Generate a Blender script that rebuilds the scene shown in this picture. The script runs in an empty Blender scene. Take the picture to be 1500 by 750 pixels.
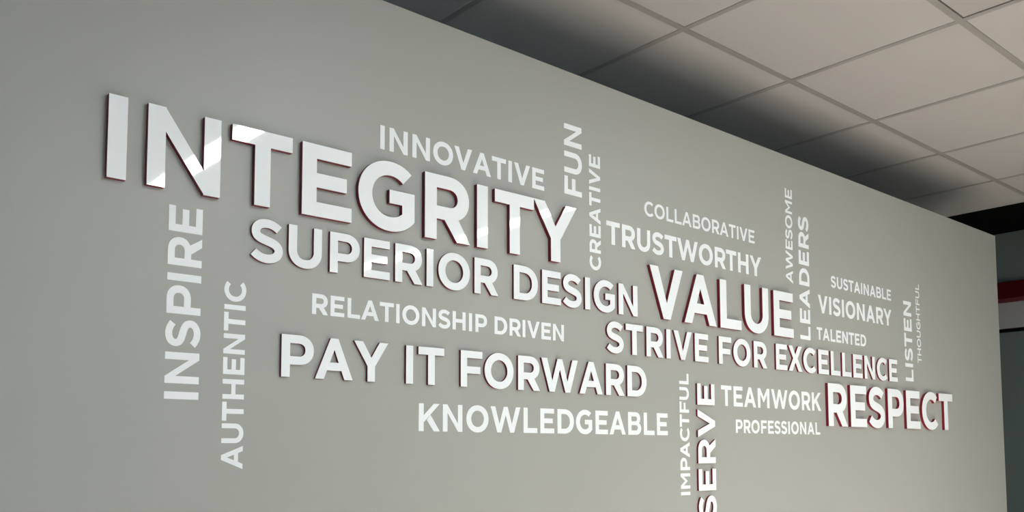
import bpy, bmesh, math, random
from mathutils import Vector, Matrix
from mathutils.geometry import delaunay_2d_cdt

random.seed(7)
sc = bpy.context.scene
COL = sc.collection

# ------------------------------------------------------------------ camera
EYE = 1.55                     # eye height above the floor
DIST = 1.75                    # distance of the eye from the lettered wall
YAW, PITCH, ROLL = 0.712805550, 0.0762147743, -0.00212561252
F_PX, CY = 1312.729, 562.5     # focal length and principal row in a 1500 x 750 frame
cd = bpy.data.cameras.new('camera')
cam = bpy.data.objects.new('camera', cd)
COL.objects.link(cam)
fw = Vector((math.sin(YAW) * math.cos(PITCH), math.cos(YAW) * math.cos(PITCH), math.sin(PITCH)))
rt = Vector((math.cos(YAW), -math.sin(YAW), 0))
up = rt.cross(fw)
r2 = rt * math.cos(ROLL) + up * math.sin(ROLL)
u2 = -rt * math.sin(ROLL) + up * math.cos(ROLL)
m = Matrix((r2, u2, -fw)).transposed().to_4x4()
m.translation = (0, -DIST, EYE)
cam.matrix_world = m
cd.sensor_fit = 'HORIZONTAL'
cd.sensor_width = 36.0
cd.lens = F_PX * 36.0 / 1500.0
cd.shift_y = (CY - 375.0) / 1500.0
cd.clip_start = 0.02
sc.camera = cam

# ------------------------------------------------------------------ world, exposure
wd = bpy.data.worlds.new('world')
sc.world = wd
wd.use_nodes = True
bg = wd.node_tree.nodes['Background']
bg.inputs['Color'].default_value = (0.62, 0.80, 1.0, 1)      # overcast daylight outside the window
bg.inputs['Strength'].default_value = 2.4
vs = sc.view_settings
vs.view_transform = 'Standard'
vs.look = 'None'
vs.exposure = 0.40
vs.gamma = 1.0
vs.use_curve_mapping = False
STRIP = 43.0                   # radiance of the linear ceiling lights
sd = bpy.data.lights.new('sun', 'SUN')
sd.energy = 25.0
sd.angle = math.radians(0.53)
sd.color = (1.0, 0.935, 0.85)
sun = bpy.data.objects.new('sun', sd)
COL.objects.link(sun)
sun.rotation_euler = Vector((0.52, 1.0, -0.56)).to_track_quat('-Z', 'Y').to_euler()

# ------------------------------------------------------------------ materials
def mat(name, color, rough=0.5, spec=0.5, bump=None, coat=0.0, emit=None, var=None):
    mt = bpy.data.materials.new(name)
    mt.use_nodes = True
    nt = mt.node_tree
    b = nt.nodes['Principled BSDF']
    b.inputs['Base Color'].default_value = (*color, 1)
    b.inputs['Roughness'].default_value = rough
    b.inputs['Specular IOR Level'].default_value = spec
    b.inputs['Coat Weight'].default_value = coat
    b.inputs['Coat Roughness'].default_value = 0.02
    tc = nt.nodes.new('ShaderNodeTexCoord')
    if var:
        scale, amt = var
        n = nt.nodes.new('ShaderNodeTexNoise')
        n.inputs['Scale'].default_value = scale
        n.inputs['Detail'].default_value = 4
        nt.links.new(tc.outputs['Object'], n.inputs['Vector'])
        mx = nt.nodes.new('ShaderNodeMix')
        mx.data_type = 'RGBA'
        mx.inputs['A'].default_value = (*[c * (1 - amt) for c in color], 1)
        mx.inputs['B'].default_value = (*[min(1, c * (1 + amt)) for c in color], 1)
        nt.links.new(n.outputs['Fac'], mx.inputs['Factor'])
        nt.links.new(mx.outputs['Result'], b.inputs['Base Color'])
    if bump:
        scale, strength, dist = bump
        n = nt.nodes.new('ShaderNodeTexNoise')
        n.inputs['Scale'].default_value = scale
        n.inputs['Detail'].default_value = 3
        geo = nt.nodes.new('ShaderNodeNewGeometry')
        nt.links.new(geo.outputs['Position'], n.inputs['Vector'])
        bp = nt.nodes.new('ShaderNodeBump')
        bp.inputs['Strength'].default_value = strength
        bp.inputs['Distance'].default_value = dist
        nt.links.new(n.outputs['Fac'], bp.inputs['Height'])
        nt.links.new(bp.outputs['Normal'], b.inputs['Normal'])
    if emit:
        b.inputs['Emission Color'].default_value = (*emit[0], 1)
        b.inputs['Emission Strength'].default_value = emit[1]
    return mt

M = {}
M['wall'] = mat('sage_grey_paint', (0.356, 0.362, 0.334), 0.42, 0.35, bump=(900, 0.10, 0.0006), var=(1.3, 0.012))
M['edge'] = mat('wall_edge_bead', (0.46, 0.465, 0.44), 0.4, 0.4)
M['face'] = mat('white_acrylic_face', (0.855, 0.895, 0.92), 0.03, 0.5, bump=(5, 0.30, 0.0006))
M['maroon'] = mat('maroon_letter_side', (0.20, 0.003, 0.017), 0.35, 0.45)
M['vinyl'] = mat('pale_vinyl', (0.83, 0.868, 0.89), 0.5, 0.3)
M['tile'] = mat('ceiling_tile_board', (0.43, 0.415, 0.402), 0.9, 0.1, bump=(700, 0.25, 0.001), var=(300, 0.03))
M['bar'] = mat('ceiling_grid_paint', (0.285, 0.272, 0.252), 0.5, 0.3)
M['trim'] = mat('ceiling_edge_trim', (0.36, 0.355, 0.345), 0.5, 0.3)
M['plate'] = mat('panel_metal', (0.385, 0.368, 0.348), 0.45, 0.4, var=(4, 0.06))
M['gap'] = mat('black_gap', (0.02, 0.018, 0.02), 0.8, 0.1)
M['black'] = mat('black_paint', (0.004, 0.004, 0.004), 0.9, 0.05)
M['floor'] = mat('pale_floor', (0.74, 0.695, 0.635), 0.5, 0.3, var=(6, 0.08))
M['room'] = mat('room_paint', (0.16, 0.165, 0.16), 0.6, 0.3)
M['far'] = mat('far_wall_paint', (0.15, 0.185, 0.172), 0.6, 0.2)
M['rear'] = mat('rear_wall_paint', (0.50, 0.55, 0.58), 0.6, 0.2)
M['red'] = mat('red_fascia_paint', (0.07, 0.002, 0.004), 0.6, 0.1)
M['redlip'] = mat('red_lip_paint', (0.14, 0.022, 0.026), 0.5, 0.3)
M['pale'] = mat('pale_fascia_paint', (0.38, 0.37, 0.36), 0.6, 0.2)
M['white'] = mat('white_metal', (0.75, 0.75, 0.74), 0.4, 0.4)
M['lamp'] = mat('light_diffuser', (0.9, 0.9, 0.88), 0.5, 0.2, emit=((0.965, 1.0, 0.985), STRIP))

def glass():
    mt = bpy.data.materials.new('window_glass')
    mt.use_nodes = True
    nt = mt.node_tree
    nt.nodes.clear()
    out = nt.nodes.new('ShaderNodeOutputMaterial')
    mx = nt.nodes.new('ShaderNodeMixShader')
    mx.inputs[0].default_value = 0.06
    t = nt.nodes.new('ShaderNodeBsdfTransparent')
    g = nt.nodes.new('ShaderNodeBsdfGlossy')
    g.inputs['Roughness'].default_value = 0.02
    nt.links.new(t.outputs[0], mx.inputs[1])
    nt.links.new(g.outputs[0], mx.inputs[2])
    nt.links.new(mx.outputs[0], out.inputs[0])
    return mt
M['glass'] = glass()

# ------------------------------------------------------------------ mesh helpers
def box(bm, x0, y0, z0, x1, y1, z1):
    v = [bm.verts.new(p) for p in ((x0, y0, z0), (x1, y0, z0), (x1, y1, z0), (x0, y1, z0),
                                   (x0, y0, z1), (x1, y0, z1), (x1, y1, z1), (x0, y1, z1))]
    for f in ((0, 3, 2, 1), (4, 5, 6, 7), (0, 1, 5, 4), (1, 2, 6, 5), (2, 3, 7, 6), (3, 0, 4, 7)):
        bm.faces.new([v[i] for i in f])

def boxes_mesh(name, bs, bevel=0.0):
    bm = bmesh.new()
    for b in bs:
        box(bm, *b)
    if bevel:
        bmesh.ops.bevel(bm, geom=list(bm.edges), offset=bevel, segments=1, affect='EDGES', profile=0.5)
    me = bpy.data.meshes.new(name)
    bm.to_mesh(me)
    bm.free()
    return me

def link(name, me, material=None, parent=None, loc=None):
    o = bpy.data.objects.new(name, me)
    COL.objects.link(o)
    if material is not None and me is not None and not me.materials:
        me.materials.append(material)
    if parent is not None:
        o.parent = parent
    if loc is not None:
        o.location = loc
    return o

def bobj(name, bs, material, parent=None, bevel=0.0, loc=None):
    return link(name, boxes_mesh(name, bs, bevel), material, parent, loc)

def struct(o, label, cat):
    o['kind'] = 'structure'
    o['label'] = label
    o['category'] = cat
    return o

def tag(o, label, cat, group=None):
    o['label'] = label
    o['category'] = cat
    if group:
        o['group'] = group
    return o

def empty(name, loc):
    o = bpy.data.objects.new(name, None)
    o.empty_display_size = 0.05
    COL.objects.link(o)
    o.location = loc
    return o

# ------------------------------------------------------------------ the setting
CEIL = EYE + 1.347             # face of the ceiling tiles
TOP = EYE + 1.0713             # top of the lettered partition
X_END = 4.6965                 # right end of the partition
X_CEIL = 5.2217                # where the tiled ceiling stops
X_FAR = 7.05
X_LEFT = -3.6
Y_BACK = -4.7
Y_REAR = 2.6

wall = struct(bobj('wall_front', [(X_LEFT, 0.0, 0.0, X_END, 0.13, TOP)], M['wall'], bevel=0.0025),
              'sage grey partition wall carrying the word lettering', 'wall')
struct(bobj('floor', [(X_LEFT - .2, Y_BACK - .2, -0.1, X_FAR + .2, Y_REAR + .2, 0.0)], M['floor']),
       'pale tan floor of the room below the frame', 'floor')
LY0, LY1, LZ0, LZ1 = 0.4, 2.4, 0.7, 2.7        # window at the end of the passage behind the partition
struct(bobj('wall_left', [(X_LEFT - .15, Y_BACK, 0, X_LEFT, LY0, 3.4), (X_LEFT - .15, LY1, 0, X_LEFT, Y_REAR, 3.4),
                          (X_LEFT - .15, LY0, 0, X_LEFT, LY1, LZ0), (X_LEFT - .15, LY0, LZ1, X_LEFT, LY1, 3.4)], M['room']),
       'plain dark side wall left of the frame', 'wall')
w2 = struct(bobj('window_2', [(X_LEFT - .11, LY0, LZ0, X_LEFT - .05, LY0 + .06, LZ1), (X_LEFT - .11, LY1 - .06, LZ0, X_LEFT - .05, LY1, LZ1),
                              (X_LEFT - .11, LY0 + .06, LZ0, X_LEFT - .05, LY1 - .06, LZ0 + .06),
                              (X_LEFT - .11, LY0 + .06, LZ1 - .06, X_LEFT - .05, LY1 - .06, LZ1)], M['white']),
            'white framed window of the passage behind the partition', 'window')
bobj('pane', [(X_LEFT - .083, LY0 + .06, LZ0 + .06, X_LEFT - .077, LY1 - .06, LZ1 - .06)], M['glass'], w2)
struct(bobj('wall_rear', [(X_LEFT - .2, Y_REAR, 0, X_FAR + .2, Y_REAR + .15, 3.4)], M['rear']),
       'dim wall behind the lettered partition', 'wall')
# wall behind the viewer with a window opening
WX0, WX1, WZ0, WZ1 = -0.4, 2.6, 1.25, 2.55
YW = Y_BACK
struct(bobj('wall_back', [(X_LEFT - .2, YW - .15, 0, WX0, YW, 3.4), (WX1, YW - .15, 0, X_FAR + .2, YW, 3.4),
                          (WX0, YW - .15, 0, WX1, YW, WZ0), (WX0, YW - .15, WZ1, WX1, YW, 3.4)], M['room']),
       'plain dark wall with a window, behind the viewer', 'wall')
win = struct(bobj('window_1', [(WX0, YW - .11, WZ0, WX0 + .06, YW - .05, WZ1), (WX1 - .06, YW - .11, WZ0, WX1, YW - .05, WZ1),
                               (WX0 + .06, YW - .11, WZ0, WX1 - .06, YW - .05, WZ0 + .06),
                               (WX0 + .06, YW - .11, WZ1 - .06, WX1 - .06, YW - .05, WZ1)], M['white']),
             'white framed daylight window behind the viewer', 'window')
bobj('pane', [(WX0 + .06, YW - .083, WZ0 + .06, WX1 - .06, YW - .077, WZ1 - .06)], M['glass'], win)

# far wall beyond the end of the partition, with its fascia bands
Z_FT = EYE + 1.6155
struct(bobj('wall_right', [(X_FAR, Y_BACK, 0, X_FAR + .15, Y_REAR, 3.4)], M['far']),
       'dark green grey far wall beyond the partition end', 'wall')
def band(name, z0, z1, d, m_, label):
    return struct(bobj(name, [(X_FAR - d, Y_BACK, EYE + z0, X_FAR, Y_REAR, EYE + z1)], m_, bevel=0.004), label, 'trim')
band('trim_1', 1.121, 1.243, 0.050, M['red'], 'dark red fascia band on the far wall')
band('trim_2', 1.0915, 1.1205, 0.052, M['redlip'], 'lighter red lip under the dark red band')
band('trim_3', 0.900, 1.091, 0.035, M['pale'], 'pale grey fascia band under the red band')
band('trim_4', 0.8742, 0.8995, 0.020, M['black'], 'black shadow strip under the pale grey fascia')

# black painted open ceiling past the tiled one
struct(bobj('ceiling_upper', [(X_CEIL + .004, Y_BACK, Z_FT, X_FAR, Y_REAR, 3.4), (X_CEIL + .004, Y_BACK, CEIL + .02, X_CEIL + .024, Y_REAR, Z_FT)],
            M['black']), 'black open ceiling past the end of the tiles', 'ceiling')

# tiled ceiling: lines of the grid
PX, PY = 0.61467, 0.6008
XB, YB = 2.2270, -0.0164
GAP = 0.0225                   # visible width of a grid bar between two tiles
ceiling = struct(bobj('ceiling', [(X_LEFT, Y_BACK, CEIL + .019, X_CEIL, Y_REAR, 3.4)], M['tile']),
                 'suspended tile ceiling above the partition', 'ceiling')
xs = [XB + PX * k for k in range(-10, 6) if X_LEFT < XB + PX * k < X_CEIL]
ys = [YB + PY * k for k in range(-8, 6) if Y_BACK < YB + PY * k < Y_REAR]
REC = -0.0015
for x in xs:
    bobj('grid_bar', [(x - GAP / 2, Y_BACK + .001, CEIL + REC, x + GAP / 2, Y_REAR - .001, CEIL + .019)], M['bar'], ceiling)
gx = [X_LEFT] + xs + [X_CEIL - .012]
for y in ys:
    for i in range(len(gx) - 1):
        a0 = gx[i] + (GAP / 2 + .0003 if i else .001)
        a1 = gx[i + 1] - (GAP / 2 + .0003 if i < len(gx) - 2 else .001)
        bobj('grid_bar', [(a0, y - GAP / 2, CEIL + REC, a1, y + GAP / 2, CEIL + .019)], M['bar'], ceiling)
bobj('edge_trim', [(X_CEIL - .022, Y_BACK + .001, CEIL + .002, X_CEIL + .003, Y_REAR - .001, CEIL + .05)], M['trim'], ceiling)

STRIPS = [(1.476, 1.582), (3.288, 3.380)]      # linear lights fixed under the ceiling, square to the partition
S_Y0, S_Y1 = YB - PY * 7.5, YB - PY * 2.0 - .02
tile_cache = {}
def tile(x0, x1, y0, y1):
    key = (round(x1 - x0, 4), round(y1 - y0, 4))
    if key not in tile_cache:
        hx, hy = key[0] / 2, key[1] / 2
        bm = bmesh.new()
        box(bm, -hx, -hy, 0, hx, hy, .0185)
        me = bpy.data.meshes.new('ceiling_tile')
        bm.to_mesh(me)
        bm.free()
        me.materials.append(M['tile'])
        tile_cache[key] = me
    link('ceiling_tile', tile_cache[key], None, ceiling, ((x0 + x1) / 2, (y0 + y1) / 2, CEIL))
gy = [Y_BACK] + ys + [Y_REAR]
PANEL = None
for i in range(len(gx) - 1):
    for j in range(len(gy) - 1):
        x0 = gx[i] + (GAP / 2 + .0004 if i else .002)
        x1 = gx[i + 1] - (GAP / 2 + .0004 if i < len(gx) - 2 else .014)
        y0 = gy[j] + (GAP / 2 + .0004 if j else .002)
        y1 = gy[j + 1] - (GAP / 2 + .0004 if j < len(gy) - 2 else .002)
        if abs(gx[i] - XB) < .01 and abs(gy[j + 1] - (YB - PY)) < .01:
            PANEL = (x0, x1, y0, y1)
            continue
        tile(x0, x1, y0, y1)

# square lay-in panel in the tile grid (top right of the photograph)
x0, x1, y0, y1 = PANEL
pn = empty('ceiling_panel', ((x0 + x1) / 2, (y0 + y1) / 2, CEIL))
tag(pn, 'square grey metal lay-in panel with a thin dark edge gap, among the ceiling tiles', 'ceiling panel')
hx, hy = (x1 - x0) / 2, (y1 - y0) / 2
bobj('gap_strip', [(-hx, -hy, .006, hx, hy, .009)], M['gap'], pn)
bobj('plate', [(-hx + .003, -hy + .003, .0005, hx - .003, hy - .003, .0058)], M['plate'], pn, bevel=.001)

for k, (s0, s1) in enumerate(STRIPS):
    t = empty('linear_light', ((s0 + s1) / 2, (S_Y0 + S_Y1) / 2, CEIL))
    tag(t, ('long slim ceiling light strip above the word INTEGRITY, outside the frame',
            'long slim ceiling light strip above the word STRIVE, outside the frame')[k], 'ceiling light', 'linear ceiling lights')
    w, l = (s1 - s0) / 2, (S_Y1 - S_Y0) / 2
    bobj('housing', [(-w, -l, -.026, w, l, -.0005)], M['white'], t, bevel=.002)
    bobj('diffuser', [(-w + .003, -l + .003, -.031, w - .003, l - .003, -.0262)], M['lamp'], t)

# ------------------------------------------------------------------ letter shapes (cap height 1)
def arc(cx, cy, rx, ry, a0, a1, n=16, p=2.0):
    out = []
    for i in range(n + 1):
        a = math.radians(a0 + (a1 - a0) * i / n)
        c, s = math.cos(a), math.sin(a)
        e = 2.0 / p
        out.append((cx + rx * math.copysign(abs(c) ** e, c), cy + ry * math.copysign(abs(s) ** e, s)))
    return out

def rect(x0, y0, x1, y1):
    return [(x0, y0), (x1, y0), (x1, y1), (x0, y1)]

def bowl(x0, y0, y1, xc, xr, n=18, p=2.15):          # straight left side, round right side
    cy, ry = (y0 + y1) / 2, (y1 - y0) / 2
    return [(x0, y0)] + arc(xc, cy, xr - xc, ry, -90, 90, n, p) + [(x0, y1)]

def stroke(path, w):
    L, R = [], []
    n = len(path)
    for i, p in enumerate(path):
        a = path[max(0, i - 1)]
        b = path[min(n - 1, i + 1)]
        dx, dy = b[0] - a[0], b[1] - a[1]
        d = math.hypot(dx, dy)
        ww = w(i / (n - 1)) / 2
        L.append((p[0] - dy / d * ww, p[1] + dx / d * ww))
        R.append((p[0] + dy / d * ww, p[1] - dx / d * ww))
    return L + R[::-1]

def bez(p0, p1, p2, p3, n):
    out = []
    for i in range(n):
        t = i / n
        u = 1 - t
        out.append(tuple(u ** 3 * p0[k] + 3 * u * u * t * p1[k] + 3 * u * t * t * p2[k] + t ** 3 * p3[k] for k in (0, 1)))
    return out

def glyph(ch, s):
    """list of (+/-, polygon) applied in order; and the width"""
    k = s / 0.218                      # weight against the bold drawing
    h = 0.2 * k
    S = s
    if ch == 'I':
        return [('+', rect(0, 0, S, 1))], S
    if ch == 'L':
        return [('+', rect(0, 0, S, 1)), ('+', rect(0, 0, .728, h))], .728
    if ch in 'EF':
        if ch == 'E':
            return [('+', rect(0, 0, S, 1)), ('+', rect(0, 0, .765, h)), ('+', rect(0, .503 - h / 2, .685, .503 + h / 2)), ('+', rect(0, 1 - h, .76, 1))], .765
        return [('+', rect(0, 0, S, 1)), ('+', rect(0, .47 - h / 2, .685, .47 + h / 2)), ('+', rect(0, 1 - h, .755, 1))], .755
    if ch == 'T':
        W = .84
        return [('+', rect(0, 1 - h * 1.03, W, 1)), ('+', rect(W / 2 - S / 2, 0, W / 2 + S / 2, 1))], W
    if ch == 'H':
        W = .885
        return [('+', rect(0, 0, S, 1)), ('+', rect(W - S, 0, W, 1)), ('+', rect(0, .5 - h / 2, W, .5 + h / 2))], W
    if ch == 'N':
        W = .905
        d = .205 * k
        return [('+', rect(0, 0, S * .985, 1)), ('+', rect(W - S * .985, 0, W, 1)), ('+', [(0, 1), (W - d, 0), (W, 0), (d, 1)])], W
    if ch == 'M':
        W = 1.03
        c = W / 2
        d = .215 * k
        return [('+', rect(0, 0, S * .985, 1)), ('+', rect(W - S * .985, 0, W, 1)),
                ('+', [(0, 1), (c - .006, .27 + .05 * (1 - k)), (c + .006, .27 + .05 * (1 - k)), (W, 1), (W - d, 1), (c, 1 - (1 - .27) * (c - d) / c - .02), (d, 1)])], W
    if ch == 'A':
        W = 1.03
        c = W / 2
        f = .235 * k
        ap = .105 * (k ** .5)
        sl = (c - f) / .725 if k > .9 else (c - f) / .80
        y0, y1 = .215, .215 + h * .98
        xi = lambda y: f + sl * y
        return [('+', [(0, 0), (W, 0), (c + ap, 1), (c - ap, 1)]),
                ('-', [(xi(-.01), -.01), (W - xi(-.01), -.01), (W - xi(y0), y0), (xi(y0), y0)]),
                ('-', [(xi(y1), y1), (W - xi(y1), y1), (c, (c - f) / sl)])], W
    if ch == 'V':
        W = .985
        c = W / 2
        return [('+', [(0, 1), (c - .1 * k ** .5, 0), (c + .1 * k ** .5, 0), (W, 1)]),
                ('-', [(.238 * k, 1.01), (c, .31 * k), (W - .238 * k, 1.01)])], W
    if ch == 'W':
        W, c, b, d = 1.517, .7585, .432, .1 * k ** .5
        t = .232 * k
        lo = 1 - (1 - .33 * k)
        return [('+', [(0, 1), (b - d, 0), (b + d, 0), (c, .68), (W - b - d, 0), (W - b + d, 0), (W, 1), (W - t, 1),
                       (W - b - .012, lo), (c + d * .98, 1), (c - d * .98, 1), (b + .012, lo), (t, 1)])], W
    if ch == 'Y':
        W = .995
        c = W / 2
        t = .252 * k
        return [('+', [(0, 1), (c - S / 2, .385), (c + S / 2, .385), (W, 1), (W - t, 1), (c, .6), (t, 1)]), ('+', rect(c - S / 2, 0, c + S / 2, .4))], W
    if ch == 'X':
        W = .98
        c = W / 2
        t = .262 * k
        q = .158 * k
        return [('+', [(0, 0), (c - q, .51), (.018, 1), (.018 + t, 1), (c, .66), (W - .018 - t, 1), (W - .018, 1), (c + q, .51),
                       (W, 0), (W - t, 0), (c, .355), (t, 0)])], W
    if ch == 'K':
        return [('+', rect(0, 0, S, 1)), ('+', [(S - .02, .57 - .27 * k), (.92, 1), (.92 - .262 * k, 1), (S - .02, .555)]),
                ('+', [(.43 - .085 * k, .50 - .085 * k), (.935 - .268 * k, 0), (.935, 0), (.43 + .085 * k, .50 + .10 * k)])], .935
    if ch == 'O':
        return [('+', arc(.534, .5, .534, .513, 0, 357.2, 127 // 2, 2.06)), ('-', arc(.534, .5, .534 - .232 * k, .513 - .207 * k, 0, 356, 56, 2.06))], 1.068
    if ch == 'D':
        return [('+', bowl(0, 0, 1, .40, .935, 26)), ('-', bowl(S, h, 1 - h, .40, .935 - .232 * k, 22))], .935
    if ch == 'P':
        return [('+', rect(0, 0, S, 1)), ('+', bowl(0, .295, 1, .45, .835)), ('-', bowl(S, .295 + h, 1 - h, .45, .835 - .222 * k))], .835
    if ch == 'R':
        return [('+', rect(0, 0, S, 1)), ('+', bowl(0, .32, 1, .45, .835)), ('-', bowl(S, .32 + h, 1 - h, .45, .835 - .222 * k)),
                ('+', [(.36 + .06 * (1 - k), .325), (.605 + .08 * (1 - k), 0), (.858, 0), (.60, .40)])], .858
    if ch == 'B':
        return [('+', bowl(0, .44, 1, .50, .80)), ('+', bowl(0, 0, .56, .52, .858)),
                ('-', bowl(S, .505 + h * .46, 1 - h * .97, .48, .80 - .215 * k)), ('-', bowl(S, h * .97, .515 - h * .46, .50, .858 - .222 * k))], .858
    if ch == 'U':
        W = .875
        c = W / 2
        return [('+', [(0, 1)] + arc(c, .40, c, .413, 180, 360, 30, 2.1) + [(W, 1)]),
                ('-', [(S, 1.01)] + arc(c, .40, c - S, .413 - .205 * k, 180, 360, 26, 2.1) + [(W - S, 1.01)])], W
    if ch == 'C':
        g = [('+', arc(.534, .5, .534, .513, 0, 357.2, 63, 2.06)), ('-', arc(.534, .5, .534 - .228 * k, .513 - .207 * k, 0, 356, 56, 2.06))]
        it, ot = (.775, .735), (.915, .895)
        e = lambda a, b, t: (a[0] + (b[0] - a[0]) * t, a[1] + (b[1] - a[1]) * t)
        ib, ob = (.790, .262), (.935, .125)
        return g + [('-', [(.55, .5), e(it, ot, -.6), e(it, ot, 3), (1.6, 1.2), (1.6, -.2), e(ib, ob, 3), e(ib, ob, -.6)])], .945
    if ch == 'G':
        g = [('+', arc(.534, .5, .534, .513, 0, 357.2, 63, 2.06)), ('-', arc(.534, .5, .534 - .228 * k, .513 - .207 * k, 0, 356, 56, 2.06))]
        it, ot = (.765, .735), (.911, .895)
        e = lambda a, b, t: (a[0] + (b[0] - a[0]) * t, a[1] + (b[1] - a[1]) * t)
        return g + [('-', [(.55, .5), e(it, ot, -.6), e(it, ot, 3), (1.6, 1.2), (1.6, -.2), (.958, -.2), (.958, .5)]),
                    ('+', rect(.52, .6 - h, .958, .6)), ('+', [(.958 - .218 * k, .6), (.958 - .218 * k, .11), (.80, .09), (.958, .19), (.958, .6)])], .958
    if ch == 'S':
        a = h / 2
        P0, P1, P2, P3 = (.700, .800), (.405, 1.013 - a), (.022 + a, .715), (.41, .508)
        P4, P5, P6 = (.795 - a, .285), (.40, -.013 + a), (.072, .218)
        path = bez(P0, (.615, .872), (.51, P1[1]), P1, 9) + bez(P1, (.24, P1[1]), (P2[0], .84), P2, 10) \
            + bez(P2, (P2[0], .575), (.25, .550), P3, 10) + bez(P3, (.56, .470), (P4[0], .43), P4, 10) \
            + bez(P4, (P4[0], .165), (.56, P5[1]), P5, 10) + bez(P5, (.28, P5[1]), (.17, .128), P6, 9) + [P6]
        return [('+', stroke(path, lambda t: h * (1.0 + .07 * math.sin(math.pi * t) ** 2)))], .80
    raise ValueError(ch)

def fill(layers):
    """triangles of the layered polygons"""
    vs_, fs = [], []
    for op, poly in layers:
        A = sum(poly[i - 1][0] * poly[i][1] - poly[i][0] * poly[i - 1][1] for i in range(len(poly)))
        p = poly if A > 0 else poly[::-1]
        fs.append(list(range(len(vs_), len(vs_) + len(p))))
        vs_ += [Vector(q) for q in p]
    V, E_, F, _, _, OF = delaunay_2d_cdt(vs_, [], fs, 1, 1e-5)
    tris = []
    for f, of in zip(F, OF):
        ins = False
        for i, (op, _p) in enumerate(layers):
            if i in of:
                ins = (op == '+')
        if ins:
            tris.append(tuple(f))
    return V, tris

flat_cache = {}
def flat(ch, s):
    key = (ch, round(s, 3))
    if key not in flat_cache:
        layers, W = glyph(ch, s)
        flat_cache[key] = (*fill(layers), W)
    return flat_cache[key]

solid_cache = {}
def solid(ch, s, kind, material):
    """unit letter: x right, z up, back at y=0 and front at y=-1"""
    key = (ch, round(s, 3), kind)
    if key in solid_cache:
        return solid_cache[key]
    V, T, W = flat(ch, s)
    bm = bmesh.new()
    used = sorted({i for t in T for i in t})
    fr = {i: bm.verts.new((V[i].x, -1, V[i].y)) for i in used}
    bk = {i: bm.verts.new((V[i].x, 0, V[i].y)) for i in used}
    cnt = {}
    for t in T:
        for a, b in zip(t, t[1:] + t[:1]):
            cnt[(a, b)] = 1
    for t in T:
        bm.faces.new([fr[i] for i in t])
        bm.faces.new([bk[i] for i in reversed(t)])
    for (a, b) in cnt:
        if (b, a) not in cnt:
            bm.faces.new([fr[b], fr[a], bk[a], bk[b]])
    bmesh.ops.recalc_face_normals(bm, faces=bm.faces)
    me = bpy.data.meshes.new(kind)
    bm.to_mesh(me)
    bm.free()
    me.materials.append(material)
    solid_cache[key] = me
    return me

SB = {'A': (.038, .038), 'B': (.125, .055), 'C': (.06, .035), 'D': (.125, .065), 'E': (.125, .06), 'F': (.125, .03),
      'G': (.06, .075), 'H': (.125, .125), 'I': (.125, .125), 'K': (.125, .005), 'L': (.125, .04), 'M': (.125, .125),
      'N': (.125, .125), 'O': (.06, .06), 'P': (.125, .02), 'R': (.125, .025), 'S': (.045, .05), 'T': (.035, .035),
      'U': (.115, .115), 'V': (.03, .03), 'W': (.04, .04), 'X': (.02, .02), 'Y': (.01, .01)}
KERN = {'TY': -.035}

def layout(text, s, x0, x1, cap):
    """left edge of each letter so that the word fills x0..x1"""
    pos = []
    x = 0
    for i, ch in enumerate(text):
        W = flat(ch, s)[2]
        if i:
            x += SB[text[i - 1]][1] + SB[ch][0] + KERN.get(text[i - 1] + ch, 0)
        pos.append(x)
        x += W
    n = len(text)
    track = ((x1 - x0) / cap - x) / (n - 1) if n > 1 else 0
    return [x0 + (p + track * i) * cap for i, p in enumerate(pos)], track

ORD = ['first', 'second', 'third', 'fourth', 'fifth', 'sixth', 'seventh', 'eighth', 'ninth', 'tenth']

def raised(text, x0, x1, base, cap, depth, s=.217, vert=False, tilt=0.0, dx=None, only=None):
    g = (DIST - depth) / (DIST - (.0095 if depth > .009 else .0058))      # sizes were taken at a slightly different face depth
    x0, x1, base, cap = x0 * g, x1 * g, base * g, cap * g
    pos, tr = layout(text, s, x0, x1, cap)
    for i, ch in enumerate(text):
        p = pos[i] + (dx or {}).get(i, 0)
        loc = (base, 0, EYE + p) if vert else (p, 0, EYE + base)
        t = empty('raised_letter', loc)
        if vert:
            t.rotation_euler = (0, -math.pi / 2, 0)
        tag(t, '%s letter, %s, of the raised white word %s with maroon edges' % (ORD[i], ch, text), 'letter', 'raised letters of the word ' + text)
        b = link('letter_body', solid(ch, s, 'letter_body', M['maroon']), None, t)
        b.scale = (cap, depth - .0008, cap)
        f = link('letter_face', solid(ch, s, 'letter_face', M['face']), None, t, (0, -(depth - .0008), 0))
        f.scale = (cap, .0008, cap)

def vinyl(text, x0, x1, base, cap, label, s=.217, vert=False, tilt=0.0, space=None):
    parts = text.split(' ')
    if vert:
        t = empty('vinyl_word', (base, 0, EYE + x0))
        t.rotation_euler = (0, -math.pi / 2 + tilt, 0)
    else:
        t = empty('vinyl_word', (x0, 0, EYE + base))
    tag(t, label, 'wall lettering', 'flat vinyl words')
    spans = [(x0, x1)] if space is None else [(x0, space[0]), (space[1], x1)]
    for w, (a, b) in zip(parts, spans):
        pos, tr = layout(w, s, a, b, cap)
        for i, ch in enumerate(w):
            o = link('letter', solid(ch, s, 'letter', M['vinyl']), None, t, (pos[i] - x0, 0, 0))
            o.scale = (cap, .0006, cap)

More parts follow.
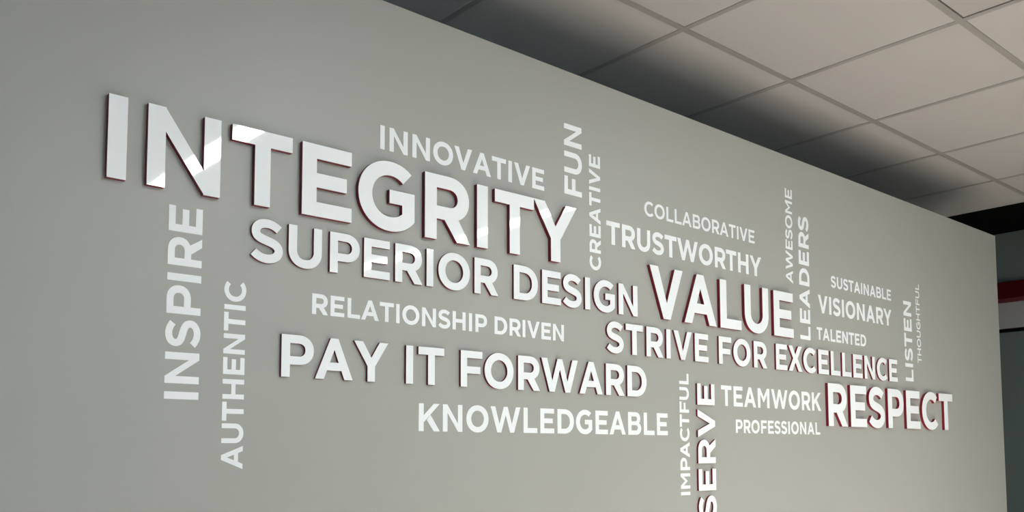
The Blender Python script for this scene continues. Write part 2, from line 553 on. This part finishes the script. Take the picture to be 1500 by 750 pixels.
# ------------------------------------------------------------------ raised words
BIG, SMALL = 0.0120, 0.0072
raised('INTEGRITY', .5013, 1.7434, .5170, .1612, BIG)
raised('SUPERIOR', .7902, 1.4621, .3996, .0908, SMALL)
raised('DESIGN', 1.5149, 2.0000, .3993, .0908, SMALL)
raised('VALUE', 2.0526, 2.8311, .4035, .1592, BIG)
raised('STRIVE', 1.8654, 2.3381, .2845, .0898, SMALL)
raised('FOR', 2.3940, 2.6666, .2848, .0900, SMALL)
raised('EXCELLENCE', 2.7220, 3.6078, .2860, .0904, SMALL)
raised('PAY', .8638, 1.1302, .1610, .0907, SMALL)
raised('IT', 1.1801, 1.2908, .1614, .0902, SMALL)
raised('FORWARD', 1.3416, 2.0353, .1621, .0900, SMALL)
raised('RESPECT', 3.0525, 4.1072, .0950, .1593, BIG)
raised('SERVE', -.2080, .2162, 2.3657, .0885, SMALL, vert=True)

# ------------------------------------------------------------------ flat vinyl words
vinyl('INNOVATIVE', 1.1063, 1.6295, .7088, .0572, 'flat white vinyl word INNOVATIVE above the raised word INTEGRITY')
vinyl('FUN', .7170, .9177, 1.7750, .0688, 'upright flat vinyl word FUN to the right of INNOVATIVE', vert=True)
vinyl('CREATIVE', .5165, .8503, 1.8500, .0457, 'upright flat vinyl word CREATIVE right of the Y of INTEGRITY', vert=True)
vinyl('INSPIRE', .1052, .4887, .6898, .0677, 'upright flat vinyl word INSPIRE, leftmost word on the wall', vert=True)
vinyl('AUTHENTIC', -.0325, .3530, .7845, .0457, 'upright flat vinyl word AUTHENTIC beside INSPIRE', vert=True)
vinyl('RELATIONSHIP DRIVEN', .9366, 1.7005, .3022, .0456, 'flat vinyl words RELATIONSHIP DRIVEN between SUPERIOR DESIGN and PAY IT FORWARD', space=(1.4291, 1.4537))
vinyl('KNOWLEDGEABLE', 1.2202, 2.1368, .0507, .0662, 'flat vinyl word KNOWLEDGEABLE under PAY IT FORWARD')
vinyl('COLLABORATIVE', 2.0424, 2.6160, .7134, .0452, 'small flat vinyl word COLLABORATIVE above TRUSTWORTHY', s=.195)
vinyl('TRUSTWORTHY', 1.8744, 2.6523, .6015, .0680, 'flat vinyl word TRUSTWORTHY above the raised word VALUE')
vinyl('AWESOME', .6033, .9470, 2.8500, .0446, 'small upright flat vinyl word AWESOME above the E of VALUE', s=.195, vert=True, tilt=.02)
vinyl('LEADERS', .4060, .8625, 2.9570, .0682, 'upright flat vinyl word LEADERS right of VALUE', vert=True, tilt=.012)
vinyl('SUSTAINABLE', 3.1118, 3.5850, .6218, .0446, 'small flat vinyl word SUSTAINABLE above VISIONARY', s=.2)
vinyl('VISIONARY', 3.0164, 3.5835, .5155, .0675, 'flat vinyl word VISIONARY between SUSTAINABLE and TALENTED')
vinyl('TALENTED', 3.0004, 3.3661, .4141, .0462, 'small flat vinyl word TALENTED below VISIONARY')
vinyl('LISTEN', .2954, .6345, 3.7600, .0690, 'upright flat vinyl word LISTEN above the raised word RESPECT', vert=True)
vinyl('THOUGHTFUL', .3779, .7214, 3.8405, .0345, 'thin upright flat vinyl word THOUGHTFUL, rightmost word on the wall', s=.175, vert=True)
vinyl('IMPACTFUL', -.1320, .2435, 2.2407, .0457, 'upright flat vinyl word IMPACTFUL left of the raised word SERVE', vert=True)
vinyl('TEAMWORK', 2.4084, 3.0170, .1495, .0668, 'flat vinyl word TEAMWORK left of the raised word RESPECT')
vinyl('PROFESSIONAL', 2.4852, 3.0060, .0623, .0446, 'small flat vinyl word PROFESSIONAL under TEAMWORK')
